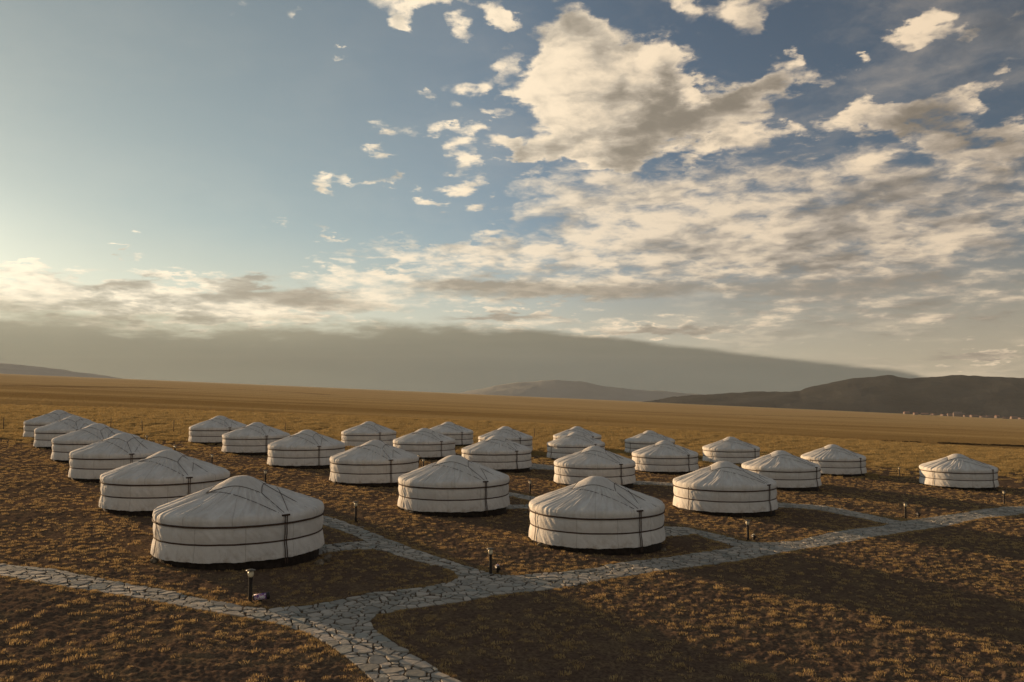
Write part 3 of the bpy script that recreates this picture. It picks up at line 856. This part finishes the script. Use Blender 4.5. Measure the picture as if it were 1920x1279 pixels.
YL = [
 "largest and nearest white yurt, behind the lamp with the printed floodlight",
 "second yurt of the left diagonal row, partly hidden by the largest yurt",
 "third yurt from the front in the left diagonal row",
 "fourth yurt from the front in the left diagonal row, a fence post behind it",
 "last but one yurt at the far end of the left diagonal row",
 "farthest and leftmost small yurt, ending the left diagonal row",
 "small far yurt at the back of the second diagonal row from the left",
 "small yurt second from the back in the second diagonal row from the left",
 "yurt third from the back in the second diagonal row from the left",
 "white yurt with two lamps standing behind its right edge",
 "big white yurt directly behind and left of the front centre yurt",
 "big front centre yurt touching the main paved path",
 "small far yurt left of the pair whose roofs overlap, left of centre",
 "nearer yurt of the overlapping pair left of picture centre",
 "small pale farther yurt of the overlapping pair left of centre",
 "yurt near the centre, a farther roof over its right half and paving at its right",
 "small far yurt near the centre, only roof and right wall showing",
 "mid-distance yurt rising right behind the roof of the front centre yurt",
 "big yurt right of centre with sunlit folded wall and two rocks at its foot",
 "small yurt right of centre with the farthest roof showing over it",
 "farthest tiny yurt, only roof and eave seen over a nearer yurt",
 "small far yurt half hidden by a nearer yurt at its lower right",
 "yurt right of centre in front of the half hidden small far yurt",
 "small back row yurt seen whole above the big sunlit yurt with rocks",
 "yurt just behind and right of the big sunlit yurt with rocks",
 "small yurt whose left edge is covered by a nearer yurt, second from the right",
 "lone yurt at far right, standing apart from all others",
]
for i, (x, y, s) in enumerate(YURT):
    if i < 6: t = protos[i]
    else: t = copy_tree(protos[(i * 5 + 2) % 6])
    t.location = (x, y, SLOPE * x)
    t.location.z -= .10
    t.scale = (s, s, s * random.uniform(.985, 1.015))
    t.rotation_euler = (0, 0, R(STRAP.get(i, 36 + random.uniform(-4, 4))))
    tag(t, YL[i], 'yurt', 'white canvas yurts in diagonal rows')

# ------------------------------------------------------------------ path lamps
def make_lamp():
    t = empty('path_lamp', (0, 0, 0))
    mb = MB(); mb.box((0, 0, .01), (.24, .24, .10), taper=.9); mb.build('footing', M['base'], t)
    mb = MB(); mb.lathe([(.062, .04), (.062, .86), (.075, .865), (.075, .90)], 12); mb.build('post', M['post'], t, False)
    mb = MB(); mb.lathe([(.058, .902), (.085, .95), (.098, 1.02), (.088, 1.08), (.05, 1.105)], 16); mb.build('lamp_glass', M['glass'], t, True)
    mb = MB(); mb.lathe([(.05, 1.107), (.155, 1.125), (.160, 1.14), (.10, 1.165), (.02, 1.185)], 18); mb.build('cap', M['cap'], t, True)
    return t
LAMPS = [(469, 1130, 'nearest path lamp with a mushroom cap, beside the printed floodlight below the largest yurt'),
 (920, 1078, 'path lamp at the paved junction, a small round floodlight at its foot'),
 (667, 980, 'path lamp in open grass right of the largest yurt, dry clump at its foot'),
 (1403, 1015, 'path lamp below the big sunlit yurt where a short path joins the main path'),
 (1698, 973, 'path lamp on the right where the narrow side path meets the main path'),
 (1883, 945, 'path lamp at the far right edge above the main path'),
 (1687, 894, 'small distant path lamp left of the lone far right yurt'),
 (994, 929, 'path lamp just above and left of the front centre yurt'),
 (497, 910, 'path lamp peeping over the roof of the largest yurt'),
 (397, 876, 'path lamp rising behind the right slope of the second yurt'),
 (328, 856, 'path lamp behind the top of the second yurt of the left row'),
 (275, 836, 'farthest left path lamp, behind the third yurt of the left row'),
 (785, 873, 'left one of the close pair of lamps in the second yurt row'),
 (794, 884, 'right and nearer one of the close pair of lamps')]
lp = make_lamp()
LPOS = []
for i, (u, v, lab) in enumerate(LAMPS):
    t = lp if i == 0 else copy_tree(lp)
    x, y = pix_ground(u, v); LPOS.append((x, y))
    t.location = (x, y, surf1(x, y) - .02)
    t.rotation_euler = (R(random.uniform(-1.2, 1.2)), R(random.uniform(-1.2, 1.2)), random.uniform(0, 6))
    k_ = random.uniform(.96, 1.03); t.scale = (k_, k_, k_ * .97)
    tag(t, lab, 'path lamp', 'lamps along the paved paths')

# ------------------------------------------------------------------ floodlights
def mat_print():
    m, n, b = new_mat('printed_wrap')
    p = objco(n)
    a = n.noise(n.vm('MULTIPLY', p, (1, 1, 1)), 9, 3, .6)
    c = n.mix(n.mr(a, .47, .53), (.72, .70, .74), (.22, .10, .32))
    c = n.mix(n.mr(n.noise(p, 14, 2, .5), .56, .62), c, (.45, .12, .28))
    n.link(c, b.inputs['Base Color']); b.inputs['Roughness'].default_value = .5
    return m
M['print'] = mat_print()
x, y = pix_ground(488, 1128)
t = empty('floodlight', (x, y, surf1(x, y)), R(10))
mb = MB(); mb.tube([(-.20, 0, .15), (.20, 0, .19)], .105, 16); mb.build('wrap', M['print'], t, True)
mb = MB(); mb.tube([(.203, 0, .190), (.245, 0, .195), (.30, 0, .20)], .12, 16, [.10, .118, .122]); mb.build('rim', M['post'], t, True)
mb = MB(); mb.tube([(-.202, 0, .15), (-.24, 0, .146)], .08, 12); mb.build('end_cap', M['post'], t, True)
mb = MB(); mb.box((0, 0, .02), (.12, .10, .10)); mb.build('bracket', M['post'], t)
tag(t, 'cylindrical ground floodlight wrapped in white and purple print beside the nearest lamp', 'floodlight')
for u, v, lab, col in ((933, 1075, 'small round pinkish-white floodlight at the foot of the junction lamp', 'print'), (1413, 1013, 'small pale-topped ground floodlight beside the lamp below the sunlit yurt', 'glass'), (1722, 971, 'tiny dark ground floodlight right of the lamp at the narrow side path', 'post')):
    x, y = pix_ground(u, v)
    t = empty('floodlight', (x, y, surf1(x, y)), R(20))
    mb = MB(); mb.tube([(0, -.13, .19), (0, -.10, .20), (0, .12, .24)], .1, 14, [.09, .10, .085]); mb.build('housing', M['post'], t, True)
    mb = MB(); mb.lathe([(.07, 0), (.065, .035), (.04, .06), (.01, .07)], 14, (0, -.02, .30)); mb.build('lens', M[col], t, True)
    mb = MB(); mb.box((0, 0, .05), (.10, .08, .12)); mb.build('bracket', M['post'], t)
    tag(t, lab, 'floodlight')

# ------------------------------------------------------------------ loose rocks
def make_rock(sx, sy, sz, seed):
    r_ = np.random.default_rng(seed)
    import bmesh
    bm = bmesh.new(); bmesh.ops.create_icosphere(bm, subdivisions=2, radius=1)
    for v in bm.verts:
        k_ = 1 + .28 * r_.normal() * .5
        v.co = Vector((v.co.x * sx * k_, v.co.y * sy * k_, v.co.z * sz * k_))
    me = bpy.data.meshes.new('rock'); bm.to_mesh(me); bm.free(); me.materials.append(M['rock'])
    o = bpy.data.objects.new('rock', me); C.objects.link(o); return o
ROCKS = [(614, 1050, .28, .16, .20, 'flat pale rock leaning at the right foot of the largest yurt'),
 (600, 1058, .20, .20, .15, 'dark rock beside the flat pale one at the foot of the largest yurt'),
 (290, 1052, .17, .15, .14, 'sunlit rock holding down the left hem of the largest yurt'),
 (1286, 955, .20, .18, .17, 'left rock of the two at the foot of the big sunlit yurt'),
 (1299, 958, .16, .15, .13, 'right rock of the two at the foot of the big sunlit yurt'),
 (757, 954, .18, .16, .15, 'larger rock at the left foot of the yurt behind the front centre one'),
 (772, 961, .15, .14, .12, 'smaller rock right of the one at the same yurt left foot'),
 (1012, 1022, .16, .14, .12, 'rock among grass at the left foot of the front centre yurt'),
 (984, 962, .28, .16, .09, 'low dark flat rock in shadow left of the front centre yurt'),
 (1245, 1030, .14, .12, .10, 'small rock by the right foot of the front centre yurt')]
for i, (u, v, a, b, c, lab) in enumerate(ROCKS):
    o = make_rock(a, b, c, 50 + i); x, y = pix_ground(u, v)
    o.location = (x, y, surf1(x, y) + c * .45); o.rotation_euler = (random.uniform(-.3, .3), random.uniform(-.3, .3), random.uniform(0, 3))
    tag(o, lab, 'rock')

# ------------------------------------------------------------------ fence posts on the far boundary
FP = [(6, 808, 'leftmost thin fence post, at the left picture edge'), (207, 806, 'thin fence post behind the third yurt of the left row'), (267, 812, 'thin fence post left of the pair behind the left row'),
      (325, 812, 'thin fence post left of the small far yurt of the second row'), (535, 812, 'thin fence post right of the first two yurts of the second row'), (1002, 822, 'short fence post right of the small yurt near the centre')]
pp_ = None
for i, (u, v, lab) in enumerate(FP):
    if pp_ is None:
        mb = MB(); mb.tube([(0, 0, -.2), (.01, 0, .8), (-.01, .01, 1.75)], .05, 7, [.055, .05, .042]); o = mb.build('fence_post', M['wood'], None, True); pp_ = o
    else:
        o = pp_.copy(); C.objects.link(o)
    x, y = pix_ground(u, v); o.location = (x, y, surf1(x, y)); o.rotation_euler = (random.uniform(-.04, .04), random.uniform(-.05, .05), random.uniform(0, 3))
    tag(o, lab, 'fence post', 'thin posts of the far boundary fence')

# ------------------------------------------------------------------ grass
hid = bpy.data.collections.new('tuft_shapes')      # holds the shapes the scatter uses
def tuft(name, nb, rad_, h, wd, mat, seed, lean=.5, coll=hid):
    r_ = np.random.default_rng(seed); v = []; f = []
    for i in range(nb):
        a = r_.uniform(0, 2 * pi); d = rad_ * math.sqrt(r_.random()); x = d * cos(a); y = d * sin(a)
        hh = h * r_.uniform(.45, 1.1) * (1 - .35 * (d / rad_) ** 2); w = wd * r_.uniform(.6, 1.3)
        b = r_.uniform(0, pi); la = a + r_.normal(0, .9); ll = lean * hh * r_.uniform(.2, 1.3)
        bx, by = cos(b) * w, sin(b) * w
        n0_ = len(v)
        v += [(x - bx, y - by, -.02), (x + bx, y + by, -.02), (x + bx * .7 + cos(la) * ll * .35, y + by * .7 + sin(la) * ll * .35, hh * .6), (x - bx * .7 + cos(la) * ll * .35, y - by * .7 + sin(la) * ll * .35, hh * .6), (x + cos(la) * ll, y + sin(la) * ll, hh)]
        f += [(n0_, n0_ + 1, n0_ + 2, n0_ + 3), (n0_ + 3, n0_ + 2, n0_ + 4)]
    me = bpy.data.meshes.new(name); me.from_pydata(v, [], f); me.materials.append(mat); me.update()
    o = bpy.data.objects.new(name, me); coll.objects.link(o); return o
def scatter(name, pts, scl, coll, label, cat):
    """one object: vertices at pts, grass clumps instanced on them"""
    me = bpy.data.meshes.new(name); me.vertices.add(len(pts)); me.vertices.foreach_set('co', np.asarray(pts, np.float32).reshape(-1))
    at = me.attributes.new('sc', 'FLOAT_VECTOR', 'POINT'); at.data.foreach_set('vector', np.asarray(scl, np.float32).reshape(-1))
    me.update()
    o = bpy.data.objects.new(name, me); C.objects.link(o)
    ng = bpy.data.node_groups.new(name, 'GeometryNodeTree')
    ng.interface.new_socket('Geometry', in_out='INPUT', socket_type='NodeSocketGeometry')
    ng.interface.new_socket('Geometry', in_out='OUTPUT', socket_type='NodeSocketGeometry')
    nd = ng.nodes; gi = nd.new('NodeGroupInput'); go = nd.new('NodeGroupOutput')
    ci = nd.new('GeometryNodeCollectionInfo'); ci.inputs['Collection'].default_value = coll
    ci.inputs['Separate Children'].default_value = True; ci.inputs['Reset Children'].default_value = True
    ip = nd.new('GeometryNodeInstanceOnPoints'); ip.inputs['Pick Instance'].default_value = True
    na = nd.new('GeometryNodeInputNamedAttribute'); na.data_type = 'FLOAT_VECTOR'; na.inputs['Name'].default_value = 'sc'
    rv = nd.new('FunctionNodeRandomValue'); rv.data_type = 'FLOAT_VECTOR'; rv.inputs[0].default_value = (-.06, -.06, 0); rv.inputs[1].default_value = (.06, .06, 6.283)
    ri = nd.new('FunctionNodeRandomValue'); ri.data_type = 'INT'; ri.inputs[4].default_value = 0; ri.inputs[5].default_value = 50
    L = ng.links.new
    L(gi.outputs[0], ip.inputs['Points']); L(ci.outputs[0], ip.inputs['Instance'])
    L(ri.outputs[2], ip.inputs['Instance Index']); L(rv.outputs[0], ip.inputs['Rotation']); L(na.outputs[0], ip.inputs['Scale'])
    L(ip.outputs[0], go.inputs[0])
    md = o.modifiers.new('scatter', 'NODES'); md.node_group = ng
    tag(o, label, cat, kind='stuff')
    return o
for i in range(6): tuft('clump', 30, .115, .064, .005, M['grass'], 100 + i, .85)
hid2 = bpy.data.collections.new('tall_tuft_shapes')
for i in range(5): tuft('clump', 80, .42, .30, .014, M['grass2'], 200 + i, .5, hid2)
hid3 = bpy.data.collections.new('scrub_shapes')
for i in range(4): tuft('clump', 90, .55, .42, .03, M['scrub'], 300 + i, .6, hid3)
def sample(n, r0, r1, half=.72, power=1.0):
    r = np.sqrt(rng.uniform(r0 * r0, r1 * r1, n)); a = rng.uniform(-half, half, n)
    return r * np.sin(a), r * np.cos(a), r
def clear_mask(x, y, edge=.06):
    ok = ~in_path(x, y)
    for (a, b, s_) in YURT: ok &= np.hypot(x - a, y - b) > 3.45 * s_
    return ok
parts = []
x, y, r = sample(210000, 14, 100)
hum = fbm(x * 2.0, y * 3.6, 3, 5, .6)
patch = fbm(x * .22, y * .22, 3, 77)
prob = np.clip(-.02 + 1.9 * hum + .85 * patch, .01, 1) * np.clip(1.25 - r / 140, .2, 1)
k_ = (rng.random(len(x)) < prob) & clear_mask(x, y)
x, y, r, hum = x[k_], y[k_], r[k_], hum[k_]
s1 = rng.uniform(.55, 1.25, len(x)) * (1 + .5 * np.clip(hum, 0, 1))
s3 = s1 * rng.uniform(.6, 1.2, len(x))
parts.append((x, y, s1, s3))
# richer fringe along the paving and round lamp feet and yurt hems
ex, ey = bs[:, 0], bs[:, 1]
rep = 5
fx2 = np.repeat(ex, rep) - np.repeat(bs[:, 2], rep) * rng.exponential(.16, len(ex) * rep) + rng.normal(0, .05, len(ex) * rep)
fy2 = np.repeat(ey, rep) - np.repeat(bs[:, 3], rep) * rng.exponential(.16, len(ex) * rep)
m2 = clear_mask(fx2, fy2) & (fy2 < 75) & (rng.random(len(fx2)) < .35 + .6 * np.clip(fbm(fx2 * .5, fy2 * .5, 2, 66), -.4, 1))
parts.append((fx2[m2], fy2[m2], rng.uniform(.5, 1.1, m2.sum()), rng.uniform(.5, 1.3, m2.sum())))
lx = []; ly = []
for (a, b) in LPOS:
    n_ = 26; w = rng.uniform(0, 2 * pi, n_); d = rng.exponential(.22, n_) + .05
    lx += list(a + d * np.cos(w) - .12); ly += list(b + d * np.sin(w))
for (a, b, s_) in YURT:
    n_ = 70; w = rng.uniform(0, 2 * pi, n_); d = 3.5 * s_ + rng.exponential(.25, n_)
    lx += list(a + d * np.cos(w)); ly += list(b + d * np.sin(w))
lx = np.array(lx); ly = np.array(ly); m3 = ~in_path(lx, ly)
parts.append((lx[m3], ly[m3], rng.uniform(.6, 1.3, m3.sum()), rng.uniform(.8, 2.2, m3.sum())))
X = np.concatenate([p[0] for p in parts]); Y = np.concatenate([p[1] for p in parts]); S1 = np.concatenate([p[2] for p in parts]); S3 = np.concatenate([p[3] for p in parts])
Z = surf(X, Y)
scatter('grass', np.stack([X, Y, Z], -1), np.stack([S1, S1, S3], -1), hid, 'short dry brown-gold grass tufts covering the camp ground', 'grass')
# taller golden grass of the open steppe
x, y, r = sample(190000, 70, 210, .70)
e_ = y + fbm(x * .05, y * .05, 3, 71) * 14 - .10 * x
pr_ = np.clip((e_ - 84) / 18, .05, 1) * np.clip(.22 + 1.9 * fbm(x * .45, y * .45, 3, 72, .75), .02, 1)
k_ = (rng.random(len(x)) < pr_) & clear_mask(x, y)
x, y, r = x[k_], y[k_], r[k_]
s = rng.uniform(.6, 1.4, len(x)) * (1 + .4 * fbm(x * .3, y * .3, 2, 73))
s = s * np.clip(r / 110, .8, 1.5) * np.clip(.55 + (e_[k_] - 80) / 50, .5, 1.05)
scatter('steppe_grass', np.stack([x, y, SLOPE * x + GZ], -1), np.stack([s, s, s * .9], -1), hid2, 'taller golden dry grass beyond the yurt camp', 'grass')
# dark scrub along the ditch
n_ = 5200
x = rng.uniform(-130, 150, n_); y = 178 + .22 * x + rng.normal(0, .8, n_) + 5 * fbm(x * .03, x * 0, 2, 74)
k_ = perlin(x * .15, x * 0 + 3, 75) + perlin(x * .9, x * 0 + 7, 76) * .9 > .08
x, y = x[k_], y[k_]; s = rng.uniform(.25, .95, len(x))
scatter('scrub', np.stack([x, y, SLOPE * x + GZ], -1), np.stack([s, s, s], -1), hid3, 'dark scrub dotted along a shallow ditch across the plain', 'scrub')

# ------------------------------------------------------------------ far hills
M['haze_tinted_hill'] = mat_flat('haze_tinted_hill', (.31, .315, .30), 1, .08, .002, 0, .01, 0)  # fading by distance haze is put into the pale base colour of these ridges
def ridge(name, pts, dist, depth, rough, label, seed, mat='hill'):
    """pts: ridge line (photo pixel) at distance dist; built as a hill with a long foot both ways"""
    us = np.array([p[0] for p in pts], float); vs = np.array([p[1] for p in pts], float)
    uu = np.linspace(us[0], us[-1], 260); vv = np.interp(uu, us, vs)
    rows = []
    for k_ in np.linspace(-1, 1, 25):
        row = []
        for u, v in zip(uu, vv):
            d = pix_dir(u, v); L = math.hypot(d[0], d[1]); x = d[0] / L * dist; y = d[1] / L * dist; z = CAM_H + d[2] / L * dist
            gzr = SLOPE * x - 30
            rr_ = dist + k_ * depth
            px, py = d[0] / L * rr_, d[1] / L * rr_
            f = max(0, 1 - abs(k_)) ** .8
            gf = SLOPE * px - 30
            nn = float(fbm(np.array(px * .004), np.array(py * .004), 4, seed)) * rough * (1 - f * .75) * min(1, 3 * (1 - abs(k_)))
            row.append((px, py, gf + (z - gzr) * f * (rr_ / dist if k_ < 0 else 1) + nn * f + float(fbm(np.array(px * .02), np.array(py * .02), 3, seed + 5)) * rough * .06 * f))
        rows.append(row)
    o = grid_mesh(name, np.array(rows), M[mat]); tag(o, kind='structure')
    return o
ridge('hills', [(1150, 760), (1300, 742), (1420, 735), (1500, 732), (1512, 727), (1550, 722), (1590, 711), (1640, 706), (1668, 703), (1700, 707), (1760, 704), (1850, 706), (1920, 706), (2100, 700), (2300, 712)], 5200, 900, 60, '', 3)
ridge('hills', [(780, 752), (840, 742), (890, 731), (940, 721), (985, 716), (1040, 713), (1085, 715), (1130, 723), (1190, 730), (1260, 735), (1340, 741), (1430, 749)], 7600, 900, 40, '', 9, 'haze_tinted_hill')
ridge('hills', [(-500, 690), (-200, 680), (0, 681), (60, 686), (110, 692), (170, 701), (260, 714)], 7800, 900, 40, '', 15, 'haze_tinted_hill')

# ------------------------------------------------------------------ distant settlement
def house(u, w, h, rooftype, label, dist):
    dx = (u - 960) / F; x = dx * dist; y = dist
    t = empty('far_house', (x, y, SLOPE * x + GZ + 1.5), random.uniform(-.5, .5))
    mb = MB(); mb.box((0, 0, h / 2 - 3), (w, w * .7, h + 6)); mb.build('wall', M['wallp'], t)
    mb = MB(); a = w / 2 + .5; b = w * .35 + .5; rh = h * rooftype
    mb.add([(-a, -b, h), (a, -b, h), (a, b, h), (-a, b, h), (-a * .8, 0, h + rh), (a * .8, 0, h + rh)], [(0, 1, 5, 4), (2, 3, 4, 5), (1, 2, 5), (3, 0, 4), (3, 2, 1, 0)])
    mb.build('roof', M['roofp'] if rooftype < .9 else M['wallp'], t)
    tag(t, label, 'house', 'houses of the far settlement below the hills')
ORD = ['first', 'second', 'third', 'fourth', 'fifth', 'sixth', 'seventh', 'eighth']
for side, us in (('left', [1779, 1766, 1748, 1731, 1714, 1697]), ('right', [1808, 1822, 1838, 1851, 1866, 1882, 1897, 1911])):
    for i, u in enumerate(us):
        house(u, random.uniform(14, 30), random.uniform(3.5, 6.5), random.choice((.35, .6)), 'tiny hazy house, %s to the %s of the pointed pale building' % (ORD[i], side), 2900 + random.uniform(-150, 250))
house(1793, 30, 8, 1.0, 'largest pale building with a pointed roof in the far settlement', 2850)

# ------------------------------------------------------------------ haze
mb = MB()
mb.box((0, 0, -5), (17800, 17800, 880))
hz = mb.build('haze', None)
hm_ = bpy.data.materials.new('haze'); hm_.use_nodes = True; ht = hm_.node_tree; ht.nodes.clear()
hv = ht.nodes.new('ShaderNodeVolumePrincipled'); ho = ht.nodes.new('ShaderNodeOutputMaterial')
hv.inputs['Color'].default_value = (.86, .94, 1.0, 1); hv.inputs['Density'].default_value = .000025; hv.inputs['Anisotropy'].default_value = .15
ht.links.new(hv.outputs[0], ho.inputs['Volume'])
hz.data.materials.append(hm_)
tag(hz, 'thin pale haze over the plain', 'haze', kind='stuff')
